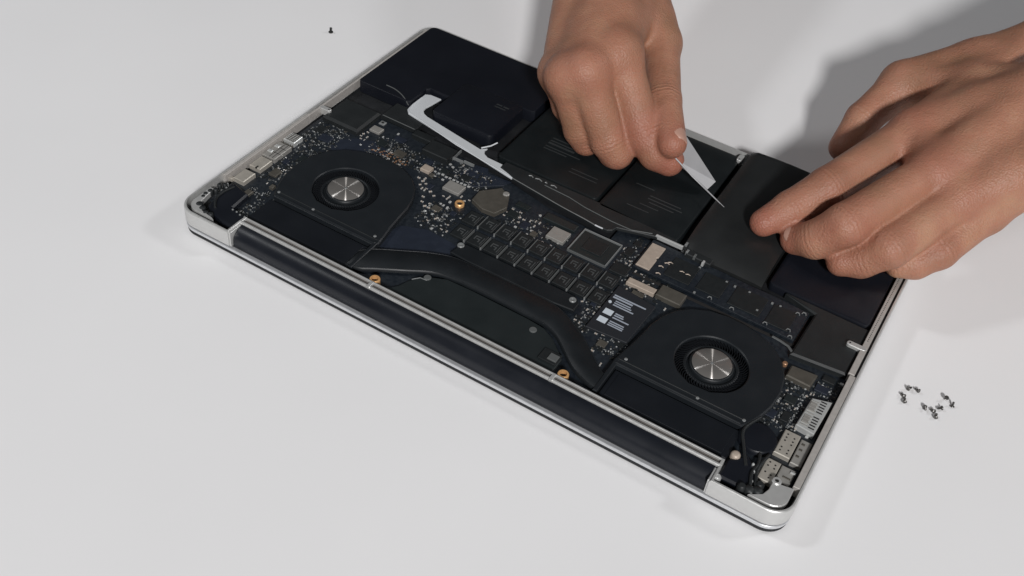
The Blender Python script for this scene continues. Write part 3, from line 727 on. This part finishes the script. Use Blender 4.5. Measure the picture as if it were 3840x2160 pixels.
zones = [((106, 128, 72, 96), 90), ((8, 30, 94, 118), 110), ((14, 30, 52, 92), 110), ((46, 76, 108, 128), 90), ((60, 100, 112, 127), 80), ((222, 250, 92, 113), 70), ((218, 230, 54, 90), 90), ((236, 252, 46, 60), 50), ((324, 342, 52, 86), 140), ((146, 186, 103, 118), 80), ((215, 226, 112, 139), 40), ((236, 246, 26, 40), 20), ((100, 125, 118, 134), 80), ((25, 36, 20, 44), 50), ((340, 353, 84, 100), 30)]
for (x0, x1, y0, y1), n in zones:
    for k in range(int(n * 1.9)):
        x = rnd.uniform(x0, x1); y = rnd.uniform(y0, y1)
        a, b = rnd.choice(((.35, .2), (.2, .35), (.5, .3), (.3, .3), (.9, .7)))
        tiny.slot(rnd.choice((0, 0, 1, 1, 2, 3, 4)) if a < .8 else 2)
        tiny.box(x - a, x + a, y - b, y + b, 10.4, 10.4 + rnd.uniform(.25, .7), .05)
tiny.obj('solder_joints', [M['silver2'], M['marking'], M['chip'], M['tindark'], M['silver']], board, kind='stuff')

# ------------------------------------------------------------------ the battery being prised out
bat = empty('battery', 'black laptop battery pack of flat cells being prised out of the case', 'battery', (180, 190, 8))
def bpart(mb, name, mm, parent=None, smooth=False):
    o = mb.obj(name, M[mm], bat if parent is None else parent, smooth=smooth)
    if parent is None: o.location = -Vector((180, 190, 8)) * S
    return o
def cell(x0, x1, y0, y1, z0, z1, mm='cell', r=3.0, ch=1.2, tilt=None):
    p = rrect(x0, x1, y0, y1, r, 5)
    b = MB().loops([[(x, y, z) for x, y in inset(p, i)] for i, z in ((.6, z0), (0, z0 + .6), (0, z1 - ch), (ch * .3, z1 - ch * .3), (ch, z1))])
    if tilt:
        b.v = [tilt(v) for v in b.v]
    return bpart(b, 'battery_cell', mm, smooth=25)
big = ccw(arc(8.4, 241.6, 4, 90, 180, 5) + [(4.4, 162), (6, 160), (42, 160), (44, 162), (44, 179), (46, 181), (59.5, 181), (60.8, 182.5), (60.8, 198), (62.5, 199.8), (110, 199.8), (112, 202)] + arc(108, 241.6, 4, 0, 90, 5))
bpart(MB().loops([[(x, y, z) for x, y in inset(big, i)] for i, z in ((.3, 8.4), (0, 9), (0, 16.1), (.2, 16.6), (.6, 16.8))]), 'battery_cell', 'cell', smooth=25)
c_l = cell(61.3, 106, 158.5, 199.5, 9.5, 18.8, 'cell', 4, 1.3)
c_m = cell(115.5, 184, 149.5, 243.0, 8.4, 14.8, 'cell2')
c_n = cell(186, 238.5, 145.5, 243.0, 8.4, 14.6, 'cell2')
# right hand pack, prised up along its far edge
def lift(v):
    x, y, z = v
    up = (y - 146) * 0.030 + 3.6
    k = max(0.0, (166 - y) / 24)
    w = (z - 9) / 7.2
    return (x, y - 2.0 * k, z + (up - 6.2 * k ** 1.7) * w + 1.0 * w * math.sin((x - 243) / 48 * math.pi) * (1 - k * .6))
def lifted():
    x0, x1, y0, y1 = 243, 292, 142.5, 246.0
    nx, ny = 12, 26
    mb = MB()
    vs, fs = [], []
    for j in range(ny + 1):
        for i in range(nx + 1):
            u, v = i / nx, j / ny
            x = x0 + (x1 - x0) * u; y = y0 + (y1 - y0) * v
            e = min(u, 1 - u) * (x1 - x0); g = min(v, 1 - v) * (y1 - y0)
            rd = (max(0, 1 - e / 2) ** 2 + max(0, 1 - g / 2) ** 2) * 1.3
            vs.append((x, y, 16.2 - min(rd, 2.0)))
    k = len(vs)
    for j in range(ny + 1):
        for i in range(nx + 1):
            vs.append((x0 + (x1 - x0) * i / nx, y0 + (y1 - y0) * j / ny, 10.0))
    for j in range(ny):
        for i in range(nx):
            a = j * (nx + 1) + i
            fs.append((a, a + 1, a + nx + 2, a + nx + 1))
            fs.append((k + a, k + a + nx + 1, k + a + nx + 2, k + a + 1))
    rim = [i for i in range(nx)] + [j * (nx + 1) + nx for j in range(ny)] + [ny * (nx + 1) + i for i in range(nx, 0, -1)] + [j * (nx + 1) for j in range(ny, 0, -1)]
    for q in range(len(rim)):
        a, b_ = rim[q], rim[(q + 1) % len(rim)]
        fs.append((b_, a, a + k, b_ + k))
    mb.add([lift(p) for p in vs], fs)
    return bpart(mb, 'battery_cell', 'cellgloss', smooth=50)
c_r = lifted()
cell(294, 352, 145, 243.2, 8.4, 14.0)
# faint print on the cells
def bprint(c, bars, z):
    for x0, x1, y, h in bars:
        MB().box(x0, x1, y, y + h, z, z + .06, .02).obj('print_line', M['marking2'], c)
bprint(c_m, [(134, 150, 186, .9), (134, 156, 183, .9), (134, 152, 180, 1.6), (134, 158, 176.6, .8), (134, 150, 174, .8), (158, 176, 166, .7), (158, 177, 162.6, .7), (150, 160, 200, .7)], 14.9)
bprint(c_n, [(196, 208, 178, .8), (208, 228, 172, .9), (208, 230, 169, .9), (210, 226, 166, .8), (206, 218, 162, .7), (200, 214, 157, .7)], 14.7)
bprint(c_l, [(90, 94, 190, 1.2), (95, 99, 190, 1.2), (90, 98, 187.6, .8)], 18.8)
# protection board cover along the front of the cells, with a thin lip; its white end paints a glint
cv = [(123, 148), (123, 141.6), (134.5, 136.9), (150, 134.6), (170, 131.7), (186, 130.1), (194, 129), (201.5, 129.0), (204, 131), (205, 134.5), (226, 141), (238, 142.5), (238, 146), (186, 148.5)]
co = bpart(MB().plate(cv, 12.6, 14.6, .4), 'board_cover', 'black')
lipA = smoothline([(134.5, 136.6, 14.6), (150, 134.3, 14.7), (170, 131.4, 14.7), (186, 129.8, 14.7), (194, 128.7, 14.7), (199, 128.6, 14.7)], 5)
MB().tube(lipA[:14], .24, 6).obj('cover_lip', M['silver2'], co)
MB().tube(lipA[13:21], .3, 6).obj('cover_lip', M['silver2'], co)
MB().tube(lipA[20:], .42, 6).obj('cover_lip', M['white'], co)
MB().tube([(153, 142.5, 14.7), (170, 141.5, 14.7), (182, 139, 14.7), (200, 137.4, 14.7), (213, 137.5, 14.7), (224, 142, 14.7)], .3, 6).obj('cover_lip', M['marking'], co)
for x0, x1 in ((141, 144), (145.5, 150), (152, 153.4), (156, 160)):
    MB().tube([(x0, 144.6, 14.8), ((x0 + x1) / 2, 145.2, 15.0), (x1, 144.4, 14.8)], .35, 6).obj('weld_tab', M['silver2'], co)
# white plastic corner bracket along the left cell
wb = [(45, 176.6), (48.4, 178.4), (56, 178.6), (54.8, 170.2), (53.8, 165), (54.2, 161.4), (56.4, 158.8), (60, 157.2), (104, 149.2), (107.2, 152.5), (106.8, 150), (108.6, 146.8), (112, 145), (122.6, 144.6), (123, 141.4), (134, 138), (134, 136.4), (48.4, 153), (45.6, 156), (45, 162)]
wo = bpart(MB().plate(wb, 13.4, 14.4, .25), 'white_bracket', 'white')
MB().tube([(134, 136.9, 14.4), (90, 143.8, 14.5), (49, 153.6, 14.5), (46.1, 156.6, 14.5), (45.5, 162, 14.5), (45.6, 172, 14.5)], .45, 6, .8).obj('bracket_lip', M['white'], wo, smooth=60)
MB().tube([(104, 150.2, 14.6), (108, 155, 15.2), (110.4, 158.5, 16.6)], .45, 6).obj('bracket_rib', M['white'], wo)
# dark wire and the stray lead at the front of the right hand cell
bpart(MB().tube(smoothline([(22, 166.5, 16.9), (29, 166, 17.0), (37, 163, 17.0), (44.5, 158.6, 15.6)], 5), .35, 6), 'lead_wire', 'marking')
for x, y, mm in ((247, 139.4, 'silver2'), (252, 138.6, 'marking'), (258, 136.4, 'silver'), (244, 144.8, 'silver2')):
    MB().box(x - .6, x + .7, y - 1.4, y + 1.2, 13.5, 16.2, .2).obj('solder_tab', M[mm], bat).location = -Vector((180, 190, 8)) * S
bpart(MB().plate([(243, 143), (262, 142), (262, 137), (247, 137.6)], 12.6, 15.4, .5), 'flex_tail', 'black')

# ------------------------------------------------------------------ hands, grown as one smooth surface each
def grow(parts, vox=1.0):
    """parts: list of (list of round cones (a, b, ra, rb), blend) ; first entry is the palm."""
    P = np.array([q for cones, _ in parts for (a, b, ra, rb) in cones for q in (a, b)], dtype=np.float32)
    lo = P.min(0) - 30; hi = P.max(0) + 30
    n = np.ceil((hi - lo) / vox).astype(int) + 1
    BIG = np.float32(40)
    ax = [lo[i] + np.arange(n[i], dtype=np.float32) * vox for i in range(3)]
    def sdf(cones, k):
        d = np.full(n, BIG, np.float32)
        for a, b, ra, rb in cones:
            a = np.array(a, np.float32); b = np.array(b, np.float32)
            R = max(ra, rb) + 3 * k + 4
            l = np.maximum(((np.minimum(a, b) - R - lo) / vox).astype(int), 0)
            h = np.minimum(((np.maximum(a, b) + R - lo) / vox).astype(int) + 2, n)
            gx = ax[0][l[0]:h[0], None, None]; gy = ax[1][None, l[1]:h[1], None]; gz = ax[2][None, None, l[2]:h[2]]
            ba = b - a
            L2 = float(ba @ ba) + 1e-6
            px, py, pz = gx - a[0], gy - a[1], gz - a[2]
            t = np.clip((px * ba[0] + py * ba[1] + pz * ba[2]) / L2, 0, 1)
            dd = np.sqrt((px - t * ba[0]) ** 2 + (py - t * ba[1]) ** 2 + (pz - t * ba[2]) ** 2) - (ra + (rb - ra) * t)
            sl = d[l[0]:h[0], l[1]:h[1], l[2]:h[2]]
            hh = np.maximum(k - np.abs(sl - dd), 0) / k
            sl[...] = np.minimum(sl, dd) - hh * hh * k * 0.25
        return d
    palm = sdf(parts[0][0], parts[0][1])
    for _ in range(14):
        for axis in range(3):
            palm = (np.roll(palm, 1, axis) + palm + np.roll(palm, -1, axis)) / np.float32(3)
    D_ = palm.copy()
    first = True
    for cones, k in parts[1:]:
        f = sdf(cones, 2.5)
        hh = np.maximum(k - np.abs(palm - f), 0) / k
        f = np.minimum(palm, f) - hh * hh * k * 0.25
        k2 = 1.6
        hh = np.maximum(k2 - np.abs(D_ - f), 0) / k2
        # do not thicken where both come from the same palm
        same = np.abs(D_ - f) < 1e-3
        D_ = np.where(same, np.minimum(D_, f), np.minimum(D_, f) - hh * hh * k2 * 0.25 * (~(np.abs(f - palm) < 0.6)))
    for _ in range(2):
        for axis in range(3):
            D_ = (np.roll(D_, 1, axis) + 2 * D_ + np.roll(D_, -1, axis)) / np.float32(4)
    # surface nets
    inside = D_ < 0
    c = inside[:-1, :-1, :-1].astype(np.int8)
    cnt = np.zeros(tuple(n - 1), np.int8)
    offs = [(i, j, k) for i in (0, 1) for j in (0, 1) for k in (0, 1)]
    for i, j, k in offs:
        cnt += inside[i:n[0] - 1 + i, j:n[1] - 1 + j, k:n[2] - 1 + k]
    cells = np.argwhere((cnt > 0) & (cnt < 8))
    idx = np.full(tuple(n - 1), -1, np.int32)
    idx[cells[:, 0], cells[:, 1], cells[:, 2]] = np.arange(len(cells))
    val = {o: D_[cells[:, 0] + o[0], cells[:, 1] + o[1], cells[:, 2] + o[2]] for o in offs}
    acc = np.zeros((len(cells), 3), np.float32); w = np.zeros(len(cells), np.float32)
    for o in offs:
        for axis in range(3):
            if o[axis]: continue
            p = list(o); p[axis] = 1; p = tuple(p)
            v0, v1 = val[o], val[p]
            cr = (v0 < 0) != (v1 < 0)
            t = np.where(cr, v0 / np.where(cr, v0 - v1, 1), 0)
            q = np.tile(np.array(o, np.float32), (len(cells), 1))
            q[:, axis] += t
            acc[cr] += q[cr]; w[cr] += 1
    V = lo + (cells + acc / w[:, None]) * vox
    faces = []
    for axis in range(3):
        u, v = [(1, 2), (2, 0), (0, 1)][axis]
        A = inside
        s0 = [slice(1, -1)] * 3; s1 = [slice(1, -1)] * 3
        s0[axis] = slice(0, n[axis] - 1); s1[axis] = slice(1, n[axis])
        a, b = A[tuple(s0)], A[tuple(s1)]
        for sign in (True, False):
            e = np.argwhere((a == sign) & (b == (not sign)))
            e = e + np.array([0 if i == axis else 1 for i in range(3)])
            def cell_at(du, dv):
                q = e.copy(); q[:, u] -= du; q[:, v] -= dv
                return idx[q[:, 0], q[:, 1], q[:, 2]]
            q = np.stack([cell_at(0, 0), cell_at(1, 0), cell_at(1, 1), cell_at(0, 1)], 1)
            if not sign: q = q[:, ::-1]
            faces.append(q)
    F = np.concatenate(faces)
    F = F[(F >= 0).all(1)]
    # a few rounds of relaxation
    E = np.concatenate([F[:, [0, 1]], F[:, [1, 2]], F[:, [2, 3]], F[:, [3, 0]]])
    E = np.unique(np.sort(E, 1), axis=0)
    deg = np.bincount(E.ravel(), minlength=len(V)).astype(np.float32)[:, None]
    for it in range(4):
        lam = 0.5 if it % 2 == 0 else -0.4
        s_ = np.zeros_like(V)
        for d_ in range(3):
            s_[:, d_] = np.bincount(E[:, 0], V[E[:, 1], d_], len(V)) + np.bincount(E[:, 1], V[E[:, 0], d_], len(V))
        V = V + lam * (s_ / np.maximum(deg, 1) - V)
    return V, F

def make_hand(name, parts, red, parent, vox, folds=(), **props):
    V, F = grow(parts, vox)
    me = bpy.data.meshes.new(name)
    me.from_pydata((V * S).tolist(), [], F.tolist())
    me.polygons.foreach_set('use_smooth', [True] * len(F))
    r = np.zeros(len(V), np.float32)
    for (p, rad, amt) in red:
        d = np.linalg.norm(V - np.array(p, np.float32), axis=1)
        r = np.maximum(r, amt * np.exp(-(d / rad) ** 2))
    at = me.attributes.new('redness', 'FLOAT', 'POINT')
    at.data.foreach_set('value', r.astype(np.float32))
    ph = np.zeros(len(V), np.float32); mk_ = np.zeros(len(V), np.float32)
    for (a_, j_, b_, w_) in folds:
        a_, j_, b_ = (np.array(q, np.float32) for q in (a_, j_, b_))
        axd = b_ - a_; axd /= np.linalg.norm(axd)
        rel = V - j_
        sd = rel @ axd
        m_ = w_ * np.exp(-(sd / 3.2) ** 2) * (np.linalg.norm(rel, axis=1) < 17)
        sel = m_ > mk_
        ph[sel] = sd[sel] * (2 * math.pi / 2.6); mk_[sel] = m_[sel]
    for nm, arr in (('fold_phase', ph), ('fold_mask', mk_)):
        at = me.attributes.new(nm, 'FLOAT', 'POINT')
        at.data.foreach_set('value', arr.astype(np.float32))
    me.materials.append(M['skin'])
    me.update()
    return link(name, me, parent, **props)

def chain(pts, rad):
    return [(pts[i], pts[i + 1], rad[i], rad[i + 1]) for i in range(len(pts) - 1)]

def mixp(a, b, t): return tuple(a[i] + (b[i] - a[i]) * t for i in range(3))

person = empty('person', 'person reaching in from above with two bare hands working on the laptop battery', 'person', (250, 420, 60))
POFF = -Vector((250, 420, 60)) * S

# hand in the middle of the picture, holding the card
w0 = (105.6,258.3,74.0)
w1 = (125.2,260.8,80.0)
w2 = (133.5,286.9,72.0)
e0 = (20, 560, 150); e1 = (48, 575, 155)
im = (159.8,204.6,77.0); ip = (188.2,192.4,40.0); idp = (200.0,190.4,32.0); it = (208.0,192.8,28.0)
mm_ = (150.7,180.0,73.0); mp = (172.7,180.5,34.0); md = (178.5,182.1,27.0); mt = (175.6,183.2,25.0)
rm = (141.0,176.9,67.0); rp = (153.8,180.9,33.0); rd = (157.7,182.5,26.0); rt = (156.5,183.3,25.0)
lm = (130.0,187.2,60.0); lp = (137.4,192.1,37.0); ld = (139.8,196.1,28.0); lt = (140.7,196.9,26.0)
tc_ = (142.5,286.5,66.0); tm = (164.9,257.9,60.0); tp = (188.9,216.2,50.0); tt = (209.0,187.8,44.0)
palm = [(w1, mixp(im, rm, .5), 20, 13.5), (w0, lm, 17, 10.5), (w1, mm_, 19, 11.5), (w1, im, 18, 12), (w1, rm, 18, 11), (w2, im, 15, 12), (w2, tm, 14, 12),
        (w0, e0, 15, 22), (w1, e1, 18, 24), (w2, e1, 15, 23), (im, mm_, 11, 10.5), (mm_, rm, 10.5, 10), (rm, lm, 10, 9),
        (mixp(w1, im, .45), mixp(w1, rm, .5), 15, 14), (mixp(w2, tm, .5), mixp(w1, im, .6), 13, 12)]
H1 = [(palm, 5.0),
      (chain([im, ip, idp, it], [12, 11.2, 10.6, 9.2]), 8),
      (chain([mm_, mp, md, mt], [11.5, 11.0, 9.8, 9.2]), 8),
      (chain([rm, rp, rd, rt], [10.8, 10.2, 8.8, 8.4]), 8),
      (chain([lm, lp, ld, lt], [10, 9.0, 7.6, 7.2]), 7),
      (chain([tc_, tm, tp, tt], [13, 12.0, 10.6, 8.6]), 8)]
RED = [(im, 13, .5), (mm_, 13, .7), (rm, 12, .55), (ip, 15, .85), (it, 14, .95), (mp, 12, .4), (md, 12, .55), (mt, 13, .75), (tt, 15, .6), (mixp(tp, tt, .5), 9, .5), (rt, 12, .5), (lp, 10, .3)]
FO = [(im, ip, idp, 1), (mm_, mp, md, .8), (rm, rp, rd, .7), (tm, tp, tt, 1)]
h1 = make_hand('hand', H1, RED, person, 1.0, FO, label='closed hand pinching the pale card')
h1.location = POFF

# hand at the right, fingertips on the lifted cell
v0 = (369.4,374.0,88.0)
v1 = (385.1,306.9,92.0)
v2 = (396.9,264.0,78.0)
f0 = (528, 512, 172); f1 = (545, 495, 160)
Im = (325.7,261.5,62.0); Ip = (298.7,203.5,46.0); Id = (285.6,186.1,35.0); It = (276.2,172.7,29.0)
Mm = (345.6,231.1,62.0); Mp = (317.6,175.7,47.0); Md = (306.1,171.7,33.0); Mt = (295.7,173.7,26.0)
Rm = (364.9,225.7,56.0); Rp = (343.2,181.6,40.0); Rd = (332.1,177.8,28.0); Rt = (323.1,173.1,25.0)
Lm = (379.7,235.1,48.0); Lp = (366.4,204.3,34.0); Ld = (357.9,195.3,27.0); Lt = (350.8,190.7,25.0)
Tc = (345.3,343.9,76.0); Tm = (304.8,318.1,58.0); Tp = (293.3,289.3,42.0); Tt = (290.3,271.1,30.0)
palm2 = [(v0, Im, 15, 13), (v1, Im, 20, 13.5), (v1, Mm, 20, 13.5), (v2, Rm, 19, 13), (v2, Lm, 18, 12.5), (v0, Tm, 15, 11.5), (v1, Tm, 16, 12),
         (v0, f0, 15, 28), (v1, f1, 19, 30), (v2, f1, 17, 28), (Im, Mm, 12, 12), (Mm, Rm, 12, 11.5), (Rm, Lm, 11.5, 11),
         (mixp(v1, Im, .5), mixp(v2, Rm, .5), 16, 15), (mixp(v0, Tm, .5), mixp(v1, Im, .55), 14, 14), (mixp(v2, Lm, .4), mixp(v1, Mm, .4), 16, 16)]
H2 = [(palm2, 5.0),
      (chain([Im, Ip, Id, It], [12.5, 11.6, 10.2, 8.0]), 4.5),
      (chain([Mm, Mp, Md, Mt], [12, 11.8, 10.6, 8.6]), 4.5),
      (chain([Rm, Rp, Rd, Rt], [11.5, 11.4, 10.2, 8.4]), 4.5),
      (chain([Lm, Lp, Ld, Lt], [11.5, 10.4, 9.2, 7.8]), 4.5),
      (chain([Tc, Tm, Tp, Tt], [14, 12.4, 10.8, 9.0]), 8)]
RED2 = [(Im, 16, .75), (Mm, 16, .75), (Rm, 13, .6), (Ip, 14, .55), (Id, 12, .45), (It, 13, .85), (Mp, 14, .75), (Mt, 13, .75), (Rp, 12, .4), (Rt, 13, .5), (Lp, 12, .5), (Tp, 12, .45), (Tt, 14, .5), (Lm, 12, .3)]
FO2 = [(Im, Ip, Id, 1), (Ip, Id, It, .8), (Mm, Mp, Md, 1), (Mp, Md, Mt, .8), (Rm, Rp, Rd, .9), (Rp, Rd, Rt, .6), (Lm, Lp, Ld, .9), (Tm, Tp, Tt, .9)]
h2 = make_hand('hand', H2, RED2, person, 1.0, FO2, label='open hand pressing the lifted battery cell')
h2.location = POFF

def nail(tip, prev, side, r, length, width, hand):
    """a curved fingernail lying on the finger surface in direction 'side'"""
    tip, prev, side = Vector(tip), Vector(prev), Vector(side)
    ax = (tip - prev).normalized()
    up = (side - ax * side.dot(ax)).normalized()
    sd = ax.cross(up)
    mb = MB()
    rows = []
    for i in range(9):
        t = -length * .75 + i / 8 * length
        e = 1 - max(0, (i - 5) / 3) ** 2 * .45 - max(0, (2 - i) / 2) ** 2 * .35
        row = []
        for j in range(9):
            a = (j / 8 - .5) * 2 * math.radians(width) * e
            rr = r + .18 - (abs(j - 4) / 4) ** 2 * .25 - (.3 if i == 0 else 0)
            drop = max(0, t) ** 2 * .045
            row.append(tip + ax * t + (up * math.cos(a) + sd * math.sin(a)) * (rr - drop))
        rows.append(row)
    low = [[p - up * .7 for p in row] for row in rows]
    v = [p for row in rows + low for p in row]
    f = []
    for i in range(8):
        for j in range(8):
            a = i * 9 + j
            f.append((a, a + 1, a + 10, a + 9))
            f.append((81 + a, 81 + a + 9, 81 + a + 10, 81 + a + 1))
    rim = [(0, j) for j in range(9)] + [(i, 8) for i in range(1, 9)] + [(8, j) for j in range(7, -1, -1)] + [(i, 0) for i in range(7, 0, -1)]
    for k in range(len(rim)):
        a = rim[k][0] * 9 + rim[k][1]; b = rim[(k + 1) % len(rim)][0] * 9 + rim[(k + 1) % len(rim)][1]
        f.append((b, a, a + 81, b + 81))
    mb.add(v, f)
    return mb.obj('fingernail', M['nail'], hand, smooth=60)
nail(tt, tp, (0.85, -0.35, 0.40), 8.7, 12, 46, h1)
nail(Mt, Md, (-0.75, -0.25, 0.35), 8.6, 9, 45, h2)

# ------------------------------------------------------------------ the pale prying card held in the middle hand
card = empty('pry_card', 'pale grey plastic prying card pinched in the middle hand, its tip under the lifted cell', 'prying card', (233.8,193.9,20.0))
CO = -Vector((233.8,193.9,20.0)) * S
a, b, c, d = (201.9,218.1,36.0), (236.5,201.2,21.0), (234.8,194.1,19.0), (210.9,190.2,33.0)
e, f = (217.7,208.2,30.0), (225.3,190.5,26.0)
def slab(pts, th, nrm):
    n_ = Vector(nrm).normalized() * th
    v = [Vector(p) for p in pts] + [Vector(p) - n_ for p in pts]
    k = len(pts)
    return MB().add(v, [tuple(range(k)), tuple(reversed(range(k, 2 * k)))] + [(i + 1 if i + 1 < k else 0, i, i + k, (i + 1 if i + 1 < k else 0) + k) for i in range(k)])
nn = (Vector(b) - Vector(a)).cross(Vector(d) - Vector(a))
if nn.z < 0: nn = -nn
pts = [a, b, c, d, (202.7,203.5,36.0)]
o = slab(pts, .8, nn).obj('card_blade', M['card'], card); o.location = CO
# thin rib along the lower edge, running on under the cell
o = MB().tube([(212.8,188.4,35.0), (224.9,189.9,26.5), (235.0,190.9,20.5), (250.2,181.5,21.2)], [.5, .55, .5, .25], 8, .8).obj('card_edge', M['card'], card, smooth=60)
o.location = CO

# ------------------------------------------------------------------ loose screws
def make_screw(name, label, group, loc, rot, sc=1.0, mm='screw'):
    r = empty(name, label, 'screw', loc, group)
    r.rotation_euler = [math.radians(a) for a in rot]
    r.scale = (sc, sc, sc)
    hd = MB().lathe(0, 0, [(.9, 1.0), (1.5, 1.2), (1.6, 1.6), (1.2, 2.0), (.5, 2.05), (.4, 1.7)], 18, cap0=True).obj('screw_head', M[mm], r, smooth=40)
    sk = MB()
    pf = [(.25, -2), (.5, -1.7)]
    z = -1.7
    while z < .9:
        pf += [(.62, z + .1), (.8, z + .2), (.62, z + .3)]; z += .36
    sk.lathe(0, 0, pf + [(.6, 1.05)], 12, cap0=True)
    sk.obj('screw_shank', M[mm], r, smooth=40)
    return r
G1 = 'screws scattered on the table'
spots = [
 ((381.3,121.5,1.0), (78, 0, 60), 'dark screw leaning at the lower left of the loose cluster beside the laptop'),
 ((383.2,118.7,1.0), (100, 0, 15), 'small screw just below the leftmost dark one of the cluster'),
 ((383.1,128.5,1.0), (85, 0, -30), 'screw at the top left of the cluster, head toward the laptop'),
 ((386.7,129.6,1.0), (80, 0, 70), 'screw at the top of the cluster, right of its neighbour'),
 ((393.8,119.5,1.0), (95, 0, 200), 'leftmost screw of the lower dark clump'),
 ((397.4,120.3,1.2), (70, 0, 60), 'dark screw in the middle of the lower clump'),
 ((400.3,124.1,1.0), (85, 0, 130), 'screw at the upper right of the lower clump'),
 ((400.0,117.9,1.0), (100, 0, 5), 'screw pointing down at the bottom of the lower clump'),
 ((401.2,132.5,1.4), (20, 10, 0), 'upright screw right of the cluster, upper of the two'),
 ((405.4,130.6,1.4), (160, 10, 40), 'rightmost screw of all, lower of the right pair'),
]
for loc, rot, lab in spots:
    make_screw('screw', lab, G1, (loc[0], loc[1], 1.35 if rot[0] > 40 and rot[0] < 150 else 1.6), rot, .78)
p = (-61.3,216.0,0.0)
make_screw('screw', 'single dark screw standing on its head, alone above the left end of the laptop', G1, (p[0], p[1], 2.1), (180, 0, 0), 1.05, 'screwblack')
